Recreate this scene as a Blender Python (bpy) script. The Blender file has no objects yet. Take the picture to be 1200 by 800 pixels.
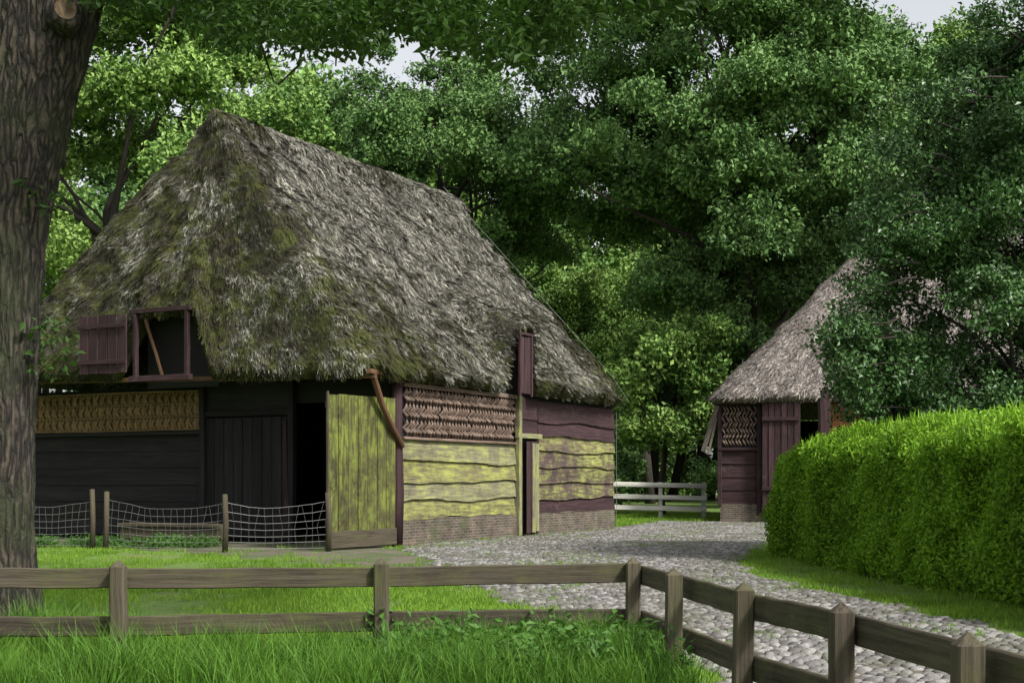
import bpy, math, random
import numpy as np
from mathutils import Vector, noise, Matrix
random.seed(7); rng=np.random.default_rng(7)
sc=bpy.context.scene
FP=1600.0; CH=1.5
# ---------------------------------------------------------------- nodes
def newmat(name):
    m=bpy.data.materials.new(name); m.use_nodes=True
    nt=m.node_tree; nt.nodes.clear()
    out=nt.nodes.new('ShaderNodeOutputMaterial')
    b=nt.nodes.new('ShaderNodeBsdfPrincipled')
    nt.links.new(b.outputs[0],out.inputs[0])
    return m,nt,b,out
def N(nt,t,**k):
    n=nt.nodes.new(t)
    for a,b in k.items(): setattr(n,a,b)
    return n
def L(nt,a,b): nt.links.new(a,b)
def mapv(nt,vec,mp):
    m=N(nt,'ShaderNodeMapping'); m.inputs['Scale'].default_value=mp; L(nt,vec,m.inputs[0]); return m.outputs[0]
def noise_n(nt,vec,scale,detail=4,rough=.6,mp=None):
    if mp: vec=mapv(nt,vec,mp)
    n=N(nt,'ShaderNodeTexNoise'); n.inputs['Scale'].default_value=scale; n.inputs['Detail'].default_value=detail; n.inputs['Roughness'].default_value=rough
    L(nt,vec,n.inputs['Vector']); return n.outputs['Fac']
def ramp(nt,fac,stops):
    r=N(nt,'ShaderNodeValToRGB'); e=r.color_ramp.elements
    while len(e)<len(stops): e.new(.5)
    for i,(p,c) in enumerate(stops):
        e[i].position=p
        if not hasattr(c,'__len__'): c=(c,c,c)
        e[i].color=(c[0],c[1],c[2],1)
    L(nt,fac,r.inputs[0]); return r.outputs[0]
def mixc(nt,fac,a,b,mode='MIX'):
    m=N(nt,'ShaderNodeMix',data_type='RGBA',blend_type=mode)
    for s,x in ((m.inputs[0],fac),(m.inputs[6],a),(m.inputs[7],b)):
        if isinstance(x,(int,float)): s.default_value=x
        elif isinstance(x,tuple): s.default_value=(x[0],x[1],x[2],1)
        else: L(nt,x,s)
    return m.outputs[2]
def bump(nt,b,h,strength=.5,dist=.02):
    n=N(nt,'ShaderNodeBump'); n.inputs['Strength'].default_value=strength; n.inputs['Distance'].default_value=dist
    L(nt,h,n.inputs['Height']); L(nt,n.outputs[0],b.inputs['Normal'])
def attr(nt,name='gco'):
    a=N(nt,'ShaderNodeAttribute'); a.attribute_name=name; return a.outputs['Vector']
def geo(nt): return N(nt,'ShaderNodeNewGeometry').outputs['Position']
def sep(nt,v):
    s=N(nt,'ShaderNodeSeparateXYZ'); L(nt,v,s.inputs[0]); return s.outputs
def comb(nt,x,y,z=0):
    c=N(nt,'ShaderNodeCombineXYZ')
    for i,q in enumerate((x,y,z)):
        if isinstance(q,(int,float)): c.inputs[i].default_value=q
        else: L(nt,q,c.inputs[i])
    return c.outputs[0]
def wood(name,dark,light,over=None,cov=.5,rough=.85,oscale=1.2,soft=.10):
    m,nt,b,o=newmat(name); g=attr(nt); p=geo(nt)
    n1=noise_n(nt,g,1,6,.7,(1.2,30,30)); c=ramp(nt,n1,[(.28,dark),(.70,light)])
    n3=noise_n(nt,g,1,2,.5,(.15,2.2,2.2)); c=mixc(nt,.7,c,ramp(nt,n3,[(.3,.4),(.7,1.45)]),'MULTIPLY')
    if over:
        n2=noise_n(nt,p,oscale,8,.76); k=ramp(nt,n2,[(cov-soft,0),(cov+soft,1)])
        n4=noise_n(nt,g,1,5,.7,(2,14,14))
        ov=mixc(nt,n4,tuple(x*.35 for x in over),tuple(min(1,x*1.45) for x in over))
        k2=N(nt,'ShaderNodeMath',operation='MULTIPLY'); L(nt,k,k2.inputs[0]); L(nt,ramp(nt,n4,[(.38,.10),(.56,1)]),k2.inputs[1])
        c=mixc(nt,k2.outputs[0],c,ov)
    L(nt,c,b.inputs['Base Color']); b.inputs['Roughness'].default_value=rough; b.inputs['Specular IOR Level'].default_value=.25
    bump(nt,b,n1,.8,.012); return m
M={}
M['fence']=wood('weathered_fence_wood',(.018,.014,.010),(.120,.098,.070),(.085,.09,.035),.56)
M['purple']=wood('purple_tarred_wood',(.014,.007,.009),(.070,.037,.041),(.13,.10,.085),.66)
M['lichen']=wood('lichen_wood',(.03,.024,.018),(.20,.175,.10),(.29,.305,.085),.465,oscale=1.5)
M['doorw']=wood('barn_door_wood',(.014,.011,.009),(.090,.083,.036),(.165,.195,.038),.48,oscale=2.2)
M['lichengrey']=wood('lichen_grey_wood',(.035,.03,.022),(.28,.26,.18),(.30,.31,.11),.49,oscale=1.5)
M['mixw']=wood('half_lichen_wood',(.022,.013,.015),(.11,.075,.072),(.27,.285,.085),.495,oscale=1.0)
M['black']=wood('black_tarred_wood',(.004,.004,.005),(.024,.021,.022))
M['brown']=wood('brown_oak_wood',(.05,.026,.013),(.17,.095,.05))
M['pale']=wood('pale_weathered_wood',(.30,.29,.26),(.66,.64,.58))
M['flap']=wood('flap_wood',(.05,.04,.033),(.20,.165,.135))
M['straw']=wood('woven_straw',(.06,.04,.018),(.32,.21,.10))
M['wicker']=wood('woven_heather',(.05,.034,.028),(.28,.20,.155))
M['orange']=wood('red_oak',(.12,.045,.02),(.25,.10,.045))
def simple(name,c,r=.9):
    m,nt,b,o=newmat(name); b.inputs['Base Color'].default_value=(*c,1); b.inputs['Roughness'].default_value=r; return m
M['dark']=simple('dark_interior',(.006,.005,.005));  # near-black colour standing in for the unlit barn inside
m,nt,b,o=newmat('galvanised_wire'); b.inputs['Base Color'].default_value=(.20,.20,.19,1); b.inputs['Metallic'].default_value=.5; b.inputs['Roughness'].default_value=.6; M['wire']=m
def thatchmat(name,c_dark,c_light,moss,mosscov,darkcov,streak=.8):
    m,nt,b,o=newmat(name); g=attr(nt); p=geo(nt); s=sep(nt,g); ps=sep(nt,p)
    c=ramp(nt,s[1],[(0,tuple(x*.3 for x in c_dark)),(.35,c_dark),(.8,c_light),(1,tuple(min(1,x*1.5) for x in c_light))])
    n0=noise_n(nt,p,11,5,.75); c=mixc(nt,.9,c,ramp(nt,n0,[(.36,.18),(.64,1.65)]),'MULTIPLY')
    st=noise_n(nt,comb(nt,s[0],ps[2]),1,5,.7,(3.2,.55,1)); c=mixc(nt,streak,c,ramp(nt,st,[(.36,.30),(.64,1.6)]),'MULTIPLY')
    a1=N(nt,'ShaderNodeMath',operation='MULTIPLY_ADD'); L(nt,s[2],a1.inputs[0]); a1.inputs[1].default_value=.95; L(nt,noise_n(nt,p,.6,8,.80),a1.inputs[2])
    c=mixc(nt,ramp(nt,a1.outputs[0],[(darkcov,0),(darkcov+.08,.92)]),c,mixc(nt,n0,(.007,.007,.004),(.058,.052,.032)))
    n2=noise_n(nt,p,1.9,9,.82)
    a=N(nt,'ShaderNodeMath',operation='MULTIPLY_ADD'); L(nt,s[2],a.inputs[0]); a.inputs[1].default_value=.8; L(nt,n2,a.inputs[2])
    c=mixc(nt,ramp(nt,a.outputs[0],[(mosscov,0),(mosscov+.09,.80)]),c,mixc(nt,n0,tuple(x*.2 for x in moss),tuple(x*1.9 for x in moss)))
    L(nt,c,b.inputs['Base Color']); b.inputs['Roughness'].default_value=.95; b.inputs['Specular IOR Level'].default_value=.1
    bump(nt,b,n0,.8,.05); return m
M['thatch']=thatchmat('old_thatch',(.112,.108,.088),(.315,.305,.258),(.066,.076,.020),.562,.530)
M['thatch2']=thatchmat('newer_thatch',(.15,.13,.115),(.26,.235,.215),(.09,.09,.05),.85,.66,.5)
m,nt,b,o=newmat('brick_plinth'); tc=N(nt,'ShaderNodeTexCoord'); s=sep(nt,tc.outputs['Object']); br=N(nt,'ShaderNodeTexBrick'); L(nt,comb(nt,s[0],s[2]),br.inputs[0])
br.inputs['Color1'].default_value=(.13,.09,.065,1); br.inputs['Color2'].default_value=(.055,.045,.034,1); br.inputs['Mortar'].default_value=(.17,.16,.13,1)
br.inputs['Scale'].default_value=1; br.inputs['Brick Width'].default_value=.22; br.inputs['Row Height'].default_value=.068; br.inputs['Mortar Size'].default_value=.008
nn=noise_n(nt,tc.outputs['Object'],2.5,6,.7); c=mixc(nt,.9,br.outputs[0],ramp(nt,nn,[(.3,.35),(.7,1.4)]),'MULTIPLY')
nn2=noise_n(nt,tc.outputs['Object'],1.1,7,.75); c=mixc(nt,ramp(nt,nn2,[(.52,0),(.64,.6)]),c,(.06,.075,.025))
L(nt,c,b.inputs['Base Color']); b.inputs['Roughness'].default_value=.95; bump(nt,b,br.outputs['Fac'],-.6,.01); M['brick']=m
m,nt,b,o=newmat('cobblestone'); g=attr(nt); s=sep(nt,g); p=geo(nt)
c=ramp(nt,s[1],[(0,(.070,.065,.060)),(.5,(.15,.143,.135)),(1,(.27,.258,.243))]); n=noise_n(nt,p,28,5,.7); c=mixc(nt,.8,c,ramp(nt,n,[(.3,.5),(.7,1.3)]),'MULTIPLY')
n2=noise_n(nt,p,.6,6,.75); c=mixc(nt,ramp(nt,n2,[(.46,0),(.59,.65)]),c,(.068,.070,.036)); L(nt,c,b.inputs['Base Color']); b.inputs['Roughness'].default_value=.7
bump(nt,b,n,.5,.01); M['stone']=m
m,nt,b,o=newmat('sandy_soil'); p=geo(nt); n=noise_n(nt,p,3,8,.75); n2=noise_n(nt,p,.9,5,.7)
c=ramp(nt,n,[(.3,(.055,.046,.032)),(.7,(.17,.143,.105))]); c=mixc(nt,ramp(nt,n2,[(.46,0),(.54,.85)]),c,(.055,.085,.022)); L(nt,c,b.inputs['Base Color']); b.inputs['Roughness'].default_value=1; bump(nt,b,n,.7,.04); M['soil']=m
m,nt,b,o=newmat('meadow_ground'); p=geo(nt); n=noise_n(nt,p,6,8,.75); n2=noise_n(nt,p,.5,5,.7)
c=ramp(nt,n,[(.3,(.05,.095,.014)),(.7,(.15,.26,.033))]); c=mixc(nt,ramp(nt,n2,[(.50,0),(.66,.7)]),c,(.14,.145,.05)); L(nt,c,b.inputs['Base Color']); b.inputs['Roughness'].default_value=1; bump(nt,b,n,.9,.06); M['meadow']=m
m,nt,b,o=newmat('oak_bark'); p=geo(nt)
wn=N(nt,'ShaderNodeTexNoise'); wn.inputs['Scale'].default_value=3.5; wn.inputs['Detail'].default_value=5; L(nt,p,wn.inputs['Vector'])
wv=mixc(nt,.11,p,wn.outputs['Color'],'ADD')
vo=N(nt,'ShaderNodeTexVoronoi',feature='DISTANCE_TO_EDGE'); vo.inputs['Scale'].default_value=1; L(nt,mapv(nt,wv,(15,15,1.9)),vo.inputs['Vector'])
n=noise_n(nt,p,1,7,.75,(40,40,9)); n2=noise_n(nt,p,1.3,5,.7)
c=ramp(nt,n,[(.35,(.024,.018,.013)),(.65,(.120,.096,.072))]); c=mixc(nt,1.0,c,ramp(nt,vo.outputs['Distance'],[(.0,.05),(.18,.7),(.45,1.15)]),'MULTIPLY'); c=mixc(nt,ramp(nt,n2,[(.47,0),(.62,.6)]),c,(.030,.040,.012)); L(nt,c,b.inputs['Base Color']); b.inputs['Roughness'].default_value=.95
hh=N(nt,'ShaderNodeMath',operation='MULTIPLY_ADD'); L(nt,n,hh.inputs[0]); hh.inputs[1].default_value=.35; L(nt,ramp(nt,vo.outputs['Distance'],[(0,0),(.3,1)]),hh.inputs[2]); bump(nt,b,hh.outputs[0],1,.035); M['bark']=m
M['limb']=simple('tree_limb_bark',(.038,.031,.024))
M['cut']=wood('cut_wood',(.06,.04,.025),(.20,.145,.09))
def leafmat(name,a,bcol,tr=.35,rough=.55,spec=.25,big=.25,vr=.45,real=False):
    m,nt,b,o=newmat(name); p=geo(nt); g=attr(nt); s=sep(nt,g)
    n=noise_n(nt,p,big,3,.6)
    rnd=noise_n(nt,p,4.0,2,.8) if real else N(nt,'ShaderNodeObjectInfo').outputs['Random']
    mx=N(nt,'ShaderNodeMath',operation='MULTIPLY_ADD'); L(nt,rnd,mx.inputs[0]); mx.inputs[1].default_value=vr; L(nt,n,mx.inputs[2])
    m2=N(nt,'ShaderNodeMath',operation='MULTIPLY_ADD'); L(nt,s[1],m2.inputs[0]); m2.inputs[1].default_value=.35; L(nt,mx.outputs[0],m2.inputs[2])
    c=ramp(nt,m2.outputs[0],[(.45,a),(1.05,bcol)])
    L(nt,c,b.inputs['Base Color']); b.inputs['Roughness'].default_value=rough; b.inputs['Specular IOR Level'].default_value=spec
    if tr>0:
        t=N(nt,'ShaderNodeBsdfTranslucent'); L(nt,mixc(nt,.6,c,(1.0,1.25,.35),'MULTIPLY'),t.inputs[0])
        ms=N(nt,'ShaderNodeMixShader'); ms.inputs[0].default_value=tr; L(nt,b.outputs[0],ms.inputs[1]); L(nt,t.outputs[0],ms.inputs[2]); L(nt,ms.outputs[0],o.inputs[0])
    return m
M['l_oak']=leafmat('oak_leaves',(.022,.066,.018),(.130,.235,.065),0)
M['l_light']=leafmat('light_leaves',(.045,.125,.022),(.21,.33,.075),0)
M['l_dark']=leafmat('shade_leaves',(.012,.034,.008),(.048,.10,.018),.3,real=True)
M['l_holly']=leafmat('holly_leaves',(.012,.040,.011),(.065,.14,.036),0,.40,.38,big=.6,real=True)
M['l_hedge']=leafmat('hedge_leaves',(.026,.088,.006),(.20,.37,.026),.25,.55,.2,.8,real=True)
M['l_grass']=leafmat('grass_blades',(.045,.125,.010),(.185,.31,.035),.25,.6,.2,.6,real=True)
M['l_tall']=leafmat('tall_grass_blades',(.022,.075,.009),(.10,.215,.026),.25,.6,.2,.6,real=True)
M['l_weed']=leafmat('weed_leaves',(.020,.068,.012),(.075,.17,.03),.25,real=True)
# ---------------------------------------------------------------- mesh builder
class MB:
    def __init__(s): s.v=[];s.f=[];s.g=[];s.n=0
    def add(s,v,f,g=None):
        v=np.asarray(v,float); s.v.append(v)
        s.f.extend([tuple(int(i)+s.n for i in q) for q in f])
        if g is None: g=v+rng.random(3)*20
        s.g.append(np.asarray(g,float)); s.n+=len(v)
    def build(s,name,mat,parent=None,smooth=False):
        me=bpy.data.meshes.new(name); V=np.vstack(s.v); me.from_pydata(V.tolist(),[],s.f)
        a=me.attributes.new('gco','FLOAT_VECTOR','POINT'); a.data.foreach_set('vector',np.vstack(s.g).astype(np.float32).ravel())
        if smooth: me.polygons.foreach_set('use_smooth',[True]*len(me.polygons))
        me.materials.append(mat); me.update()
        ob=bpy.data.objects.new(name,me); sc.collection.objects.link(ob)
        if parent: ob.parent=parent
        return ob
def empty(name,loc=(0,0,0),rz=0):
    e=bpy.data.objects.new(name,None); sc.collection.objects.link(e); e.location=loc; e.rotation_euler=(0,0,rz); e.empty_display_size=.3; return e
def beam(mb,p0,p1,w,h,up=(0,0,1),seg=5,jit=.004,cham=.008,point=0,bow=0):
    p0=np.array(p0,float);p1=np.array(p1,float); d=p1-p0; ln=np.linalg.norm(d); d/=ln
    up=np.array(up,float); x=np.cross(d,up)
    if np.linalg.norm(x)<1e-3: x=np.cross(d,(0,1,0))
    x/=np.linalg.norm(x); y=np.cross(x,d)
    a=w/2;b_=h/2;c=min(cham,a*.5,b_*.5)
    prof=[(-a+c,-b_),(a-c,-b_),(a,-b_+c),(a,b_-c),(a-c,b_),(-a+c,b_),(-a,b_-c),(-a,-b_+c)]
    V=[];F=[];G=[]; r=rng.random(3)*30
    bd=(rng.random(2)-.5)*2*bow
    for i in range(seg+1):
        t=i/seg; j=(rng.random(2)-.5)*2*jit; k=math.sin(math.pi*t)
        for (px,py) in prof:
            q=p0+d*ln*t+x*(px+j[0]+bd[0]*k)+y*(py+j[1]+bd[1]*k); V.append(q); G.append((ln*t+r[0],px+r[1],py+r[2]))
    for i in range(seg):
        for k in range(8):
            F.append((i*8+k,i*8+(k+1)%8,(i+1)*8+(k+1)%8,(i+1)*8+k))
    F.append(tuple(range(7,-1,-1)))
    if point:
        V.append(p0+d*(ln+point)); G.append((ln+r[0],r[1],r[2])); n=len(V)-1
        for k in range(8): F.append((seg*8+k,seg*8+(k+1)%8,n))
    else: F.append(tuple(seg*8+k for k in range(8)))
    mb.add(V,F,G)
def tube(mb,pts,rad,seg=8,nz=0,nsc=3):
    pts=[np.array(p,float) for p in pts]; n=len(pts); V=[];F=[];G=[]; r=rng.random(3)*30
    x=None
    for i in range(n):
        d=pts[min(i+1,n-1)]-pts[max(i-1,0)]; d/=np.linalg.norm(d)+1e-9
        if x is None:
            x=np.cross(d,(0,1,0)) if abs(d[1])<.9 else np.cross(d,(1,0,0))
        x=x-d*np.dot(x,d); x/=np.linalg.norm(x); y=np.cross(d,x)
        for k in range(seg):
            a=2*math.pi*k/seg; rr=rad[i]
            o=x*math.cos(a)+y*math.sin(a)
            if nz:
                q=pts[i]+o*rr; rr*=1+nz*noise.noise(Vector((q[0]*nsc*3,q[1]*nsc*3,q[2]*nsc*.5)))
            V.append(pts[i]+o*rr); G.append((i*.3+r[0],k/seg+r[1],r[2]))
    for i in range(n-1):
        for k in range(seg): F.append((i*seg+k,i*seg+(k+1)%seg,(i+1)*seg+(k+1)%seg,(i+1)*seg+k))
    F.append(tuple(range(seg-1,-1,-1))); F.append(tuple((n-1)*seg+k for k in range(seg)))
    mb.add(V,F,G)
def curve_pts(a,b,n=7,w=.12):
    a=np.array(a,float);b=np.array(b,float); ln=np.linalg.norm(b-a); o=(rng.random(3)-.5)*2*w*ln; o2=(rng.random(3)-.5)*w*.8*ln
    return [a+(b-a)*t+o*math.sin(math.pi*t)+o2*math.sin(2*math.pi*t) for t in np.linspace(0,1,n)]
def wob(seed,sc_=1.0):
    r=random.Random(seed); P=[(r.uniform(.5,1.2)*k,r.uniform(0,6.3),1/k) for k in (1,2.1,4.3,8)]
    return lambda x: sum(a*math.sin(f*x*sc_+p) for f,p,a in P)/2
def clap(mb,mp,a0,a1,z0,z1,wave=.04,seed=0,out=.05):
    n=max(4,int((a1-a0)/.12)); w=wob(seed,1.3); w2=wob(seed+99,1); V=[];F=[];G=[]; r=rng.random(3)*30
    for i in range(n+1):
        a=a0+(a1-a0)*i/n; zb=z0+w(a)*wave; oo=out+w2(a)*.008
        for (o,z) in ((0,zb),(oo,zb),(oo*.9,zb+.02),(.02,z1+.03),(0,z1+.03)):
            V.append(mp(a,o,z)); G.append((a+r[0],z+r[1],o+r[2]))
    for i in range(n):
        for k in range(4): F.append((i*5+k,(i+1)*5+k,(i+1)*5+k+1,i*5+k+1))
    F.append((0,1,2,3,4)); F.append(tuple(n*5+k for k in (4,3,2,1,0)))
    mb.add(V,F,G)
def vplanks(mb,mp,a0,a1,z0,z1,o,n,th=.03):
    w=(a1-a0)/n
    for i in range(n):
        a=a0+w*(i+.5); e=rng.random(2)*.03
        p0=np.array(mp(a,o+(i%2)*.006,z0+e[0])); p1=np.array(mp(a,o+(i%2)*.006,z1-e[1]))
        nrm=np.array(mp(a,1,0))-np.array(mp(a,0,0))
        beam(mb,p0,p1,w-.012,th,up=nrm,seg=4,jit=.002)
# ---------------------------------------------------------------- scatter
def scatter(name,pts,coll,smin,smax,tilt,parent=None,real=False):
    me=bpy.data.meshes.new(name); me.from_pydata([tuple(map(float,p)) for p in pts],[],[])
    ob=bpy.data.objects.new(name,me); sc.collection.objects.link(ob)
    if parent: ob.parent=parent
    ng=bpy.data.node_groups.new('scatter_'+name,'GeometryNodeTree')
    ng.interface.new_socket(name='Geometry',in_out='INPUT',socket_type='NodeSocketGeometry')
    ng.interface.new_socket(name='Geometry',in_out='OUTPUT',socket_type='NodeSocketGeometry')
    gi=ng.nodes.new('NodeGroupInput'); go=ng.nodes.new('NodeGroupOutput'); ip=ng.nodes.new('GeometryNodeInstanceOnPoints')
    ci=ng.nodes.new('GeometryNodeCollectionInfo'); ci.inputs['Collection'].default_value=coll
    ci.inputs['Separate Children'].default_value=True; ci.inputs['Reset Children'].default_value=True
    ip.inputs['Pick Instance'].default_value=True
    r1=ng.nodes.new('FunctionNodeRandomValue'); r1.data_type='FLOAT_VECTOR'
    r1.inputs[0].default_value=(-tilt,-tilt,0); r1.inputs[1].default_value=(tilt,tilt,6.283)
    r2=ng.nodes.new('FunctionNodeRandomValue'); r2.data_type='FLOAT'; r2.inputs[2].default_value=smin; r2.inputs[3].default_value=smax
    r2.inputs['Seed'].default_value=5
    l=ng.links.new; l(gi.outputs[0],ip.inputs['Points']); l(ci.outputs[0],ip.inputs['Instance']); l(r1.outputs[0],ip.inputs['Rotation']); l(r2.outputs[1],ip.inputs['Scale'])
    if real:
        rz=ng.nodes.new('GeometryNodeRealizeInstances'); l(ip.outputs[0],rz.inputs[0]); l(rz.outputs[0],go.inputs[0])
    else: l(ip.outputs[0],go.inputs[0])
    md=ob.modifiers.new('scatter','NODES'); md.node_group=ng
    return ob
def clumps(name,mat,n,R,ll,lw,flat=.7,upb=.6,var=3):
    col=bpy.data.collections.new(name)
    for k in range(var):
        mb=MB(); V=[];F=[];G=[]
        for i in range(n):
            d=rng.normal(size=3); d/=np.linalg.norm(d); p=d*R*rng.random()**.45; p[2]*=flat
            nr=rng.normal(size=3)*.8; nr[2]=abs(nr[2])+upb; nr/=np.linalg.norm(nr)
            ax=np.cross(nr,rng.normal(size=3)); ax/=np.linalg.norm(ax); sd=np.cross(nr,ax)
            s=rng.uniform(.65,1.25); a=ll*s; w=lw*s; b_=len(V); r=rng.random()
            V+= [p-ax*a*.5,p+sd*w*.5+nr*w*.15-ax*a*.05,p+ax*a*.5-nr*a*.12,p-sd*w*.5+nr*w*.15-ax*a*.05]
            F+= [(b_,b_+1,b_+2),(b_,b_+2,b_+3)]; G+=[(0,r,0)]*4
        mb.add(V,F,G); me_ob=mb.build(name+'_clump',mat); sc.collection.objects.unlink(me_ob); col.objects.link(me_ob)
    return col
def tufts(name,mat,n,R,h,w,bend=.5,var=4):
    col=bpy.data.collections.new(name)
    for k in range(var):
        mb=MB();V=[];F=[];G=[]
        for i in range(n):
            a=rng.random()*6.283; rr=R*math.sqrt(rng.random()); p=np.array((rr*math.cos(a),rr*math.sin(a),0)); hh=h*rng.uniform(.5,1.3)
            b=rng.random()*6.283; dr=np.array((math.cos(b),math.sin(b),0)); c=rng.random()*6.283; sd=np.array((math.cos(c),math.sin(c),0))*w*.5
            l=bend*hh*rng.uniform(.1,1); q=len(V); m1=p+np.array((0,0,hh*.55))+dr*l*.35; t=p+np.array((0,0,hh))+dr*l; r=rng.random()
            V+=[p-sd,p+sd,m1+sd*.8,m1-sd*.8,t]; F+=[(q,q+1,q+2,q+3),(q+3,q+2,q+4)]; G+=[(0,r,0)]*5
        mb.add(V,F,G); o=mb.build(name+'_tuft',mat); sc.collection.objects.unlink(o); col.objects.link(o)
    return col
C_oak=clumps('oak_foliage',M['l_oak'],42,.5,.20,.125,flat=.9,upb=.35)
C_light=clumps('light_foliage',M['l_light'],42,.5,.20,.125,flat=.9,upb=.35)
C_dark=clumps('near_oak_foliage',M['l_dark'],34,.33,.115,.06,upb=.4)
C_holly=clumps('holly_foliage',M['l_holly'],50,.32,.10,.06,upb=.3)
C_hedge=clumps('hedge_foliage',M['l_hedge'],70,.23,.075,.034,flat=.9,upb=.5)
C_weed=clumps('weed_foliage',M['l_weed'],40,.2,.09,.045,flat=1.0,upb=.6)
C_grass=tufts('lawn_grass',M['l_grass'],80,.22,.065,.009)
C_tall=tufts('tall_grass',M['l_tall'],70,.18,.38,.009,.8)
def lobes_in(c,r,n,rmin,rmax,inner=.45):
    out=[]
    for i in range(n):
        d=rng.normal(size=3); d/=np.linalg.norm(d); q=np.array(c)+d*np.array(r)*rng.uniform(inner,.98); out.append((q,rmin+(rmax-rmin)*rng.random()**1.6))
    return out
def lobe_pts(lobes,dens,zs=.85):
    P=[]
    for q,r in lobes:
        n=int(dens*r*r); d=rng.normal(size=(n,3)); d/=np.linalg.norm(d,axis=1)[:,None]
        low=d[:,2]<-.4; d[low,2]*=-rng.random(low.sum())*.8
        rr=r*(rng.random(n)**.3)*(1+.22*rng.normal(size=n)); p=q+d*rr[:,None]*np.array((1,1,zs)); P.append(p)
    return np.vstack(P)
def tree(name,base,fork,c,r,n,rmin,rmax,coll,dens=24,tr=.45,smin=.7,smax=1.3,limbs=14,extra=[]):
    e=empty(name); lb=lobes_in(c,r,n,rmin,rmax)+extra; mb=MB()
    base=np.array(base,float); fork=np.array(fork,float)
    tp=curve_pts(base,fork,9,.04); tube(mb,tp,list(np.linspace(tr,tr*.6,9)),10,.12)
    top=np.array(c)+np.array((0,0,r[2]*.4)); tp2=curve_pts(fork,top,8,.1); tube(mb,tp2,list(np.linspace(tr*.6,.05,8)),8,.1)
    idx=rng.permutation(len(lb))[:limbs]
    for j in idx:
        q=lb[j][0]; s=tp2[int(rng.integers(0,4))]; pp=curve_pts(s,q,8,.14); tube(mb,pp,list(np.linspace(tr*.30,.03,8)),6,.1)
        for k in range(2):
            s2=pp[4+k]; q2=lb[int(rng.integers(0,len(lb)))][0]
            if np.linalg.norm(q2-s2)<max(r)*.6: tube(mb,curve_pts(s2,q2,6,.15),list(np.linspace(tr*.14,.02,6)),5)
    mb.build('trunk_and_limbs',M['limb'],e,True)
    scatter('crown_foliage',lobe_pts(lb,dens),coll,smin,smax,.9,e)
    return e
# ---------------------------------------------------------------- ground
def sheet(name,poly,z,mat,parent=None):
    me=bpy.data.meshes.new(name); me.from_pydata([(x,y,z) for x,y in poly],[],[tuple(range(len(poly)))]); me.materials.append(mat)
    o=bpy.data.objects.new(name,me); sc.collection.objects.link(o)
    if parent:o.parent=parent
    return o
sheet('ground',[(-600,-300),(600,-300),(600,1200),(-600,1200)],0,M['meadow'])
def rough_poly(poly,step=.25,amp=.12,seed=3):
    out=[]; n=len(poly)
    for i in range(n):
        a=np.array(poly[i]);b=np.array(poly[(i+1)%n]); k=max(1,int(np.linalg.norm(b-a)/step))
        for j in range(k):
            q=a+(b-a)*j/k; v=Vector((q[0]*1.3,q[1]*1.3,seed)); out.append((q[0]+amp*noise.noise(v)*1.6,q[1]+amp*noise.noise(v+Vector((9,9,9)))*1.6))
    return out
path=[(-2.35,29.8),(-1.9,27.2),(-1.1,22.5),(-.5,18.8),(-.1,16.6),(.5,15.0),(1.0,13.2),(1.35,11),(1.6,9),(1.85,7),(2.1,5.2),(3.0,-2),(8.5,-2),
      (6.0,8.5),(5.05,12.5),(4.6,15.5),(4.0,19),(3.75,21.5),(4.1,24.5),(4.9,28),(6.2,33),(7.6,38),(10.0,44),(10.8,47.0),(7.2,48.0),(5.4,49),(4.2,46),(3.25,42.3),(-2.5,31.0)]
pathr=rough_poly(path,.25,.2)
def inpoly(P,poly):
    x=P[:,0];y=P[:,1]; ins=np.zeros(len(P),bool); n=len(poly); j=n-1
    for i in range(n):
        xi,yi=poly[i];xj,yj=poly[j]
        c=((yi>y)!=(yj>y))&(x<(xj-xi)*(y-yi)/((yj-yi) if yj!=yi else 1e-9)+xi); ins^=c; j=i
    return ins
cp=empty('cobblestone_path')
sheet('bedding_sand',pathr,.006,M['soil'],cp)
dirt=rough_poly([(-11.5,31.4),(-8.5,29.6),(-5.4,26.6),(-4.0,25.0),(-2.2,23.2),(-1.0,22.8),(-1.2,27.4),(-2.3,29.8),(-2.5,30.9),(-3.2,32.6),(-12,37)],.3,.35,5)
sheet('trodden_soil',dirt,.003,M['soil'])
sx,sy=.13,.112; xs=np.arange(-3,11,sx); ys=np.arange(4.6,50,sy); gx,gy=np.meshgrid(xs,ys); gx=gx+(np.arange(len(ys))%2)[:,None]*sx*.5
P=np.column_stack([gx.ravel(),gy.ravel()]); P[:,0]+=.05*np.sin(P[:,1]*.9)+.03*np.sin(P[:,1]*2.7+P[:,0]); P[:,1]+=.04*np.sin(P[:,0]*1.7); P=P+rng.normal(size=P.shape)*.012; P=P[inpoly(P,pathr)]
P=P[rng.random(len(P))>.03]
n=len(P); hw=sx*.5*rng.uniform(.70,.98,n); hh=sy*.5*rng.uniform(.70,.97,n); und=np.array([.03*noise.noise(Vector((x*.7,y*.7,2))) for x,y in P]); zt=rng.uniform(.012,.034,n)+und+.015; V=np.zeros((n,13,3)); rn=rng.random(n)
cr=np.array([(-1,-1),(1,-1),(1,1),(-1,1)])
for k in range(4):
    j=rng.uniform(.78,1.05,n)
    V[:,k]=np.column_stack([P[:,0]+cr[k,0]*hw*j,P[:,1]+cr[k,1]*hh*j,np.zeros(n)])
    V[:,4+k]=np.column_stack([P[:,0]+cr[k,0]*hw*j*.92,P[:,1]+cr[k,1]*hh*j*.92,zt*.55])
    V[:,8+k]=np.column_stack([P[:,0]+cr[k,0]*hw*j*.62,P[:,1]+cr[k,1]*hh*j*.62,zt*.95])
V[:,12]=np.column_stack([P[:,0],P[:,1],zt]); base=(np.arange(n)*13)
F=[]
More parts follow.
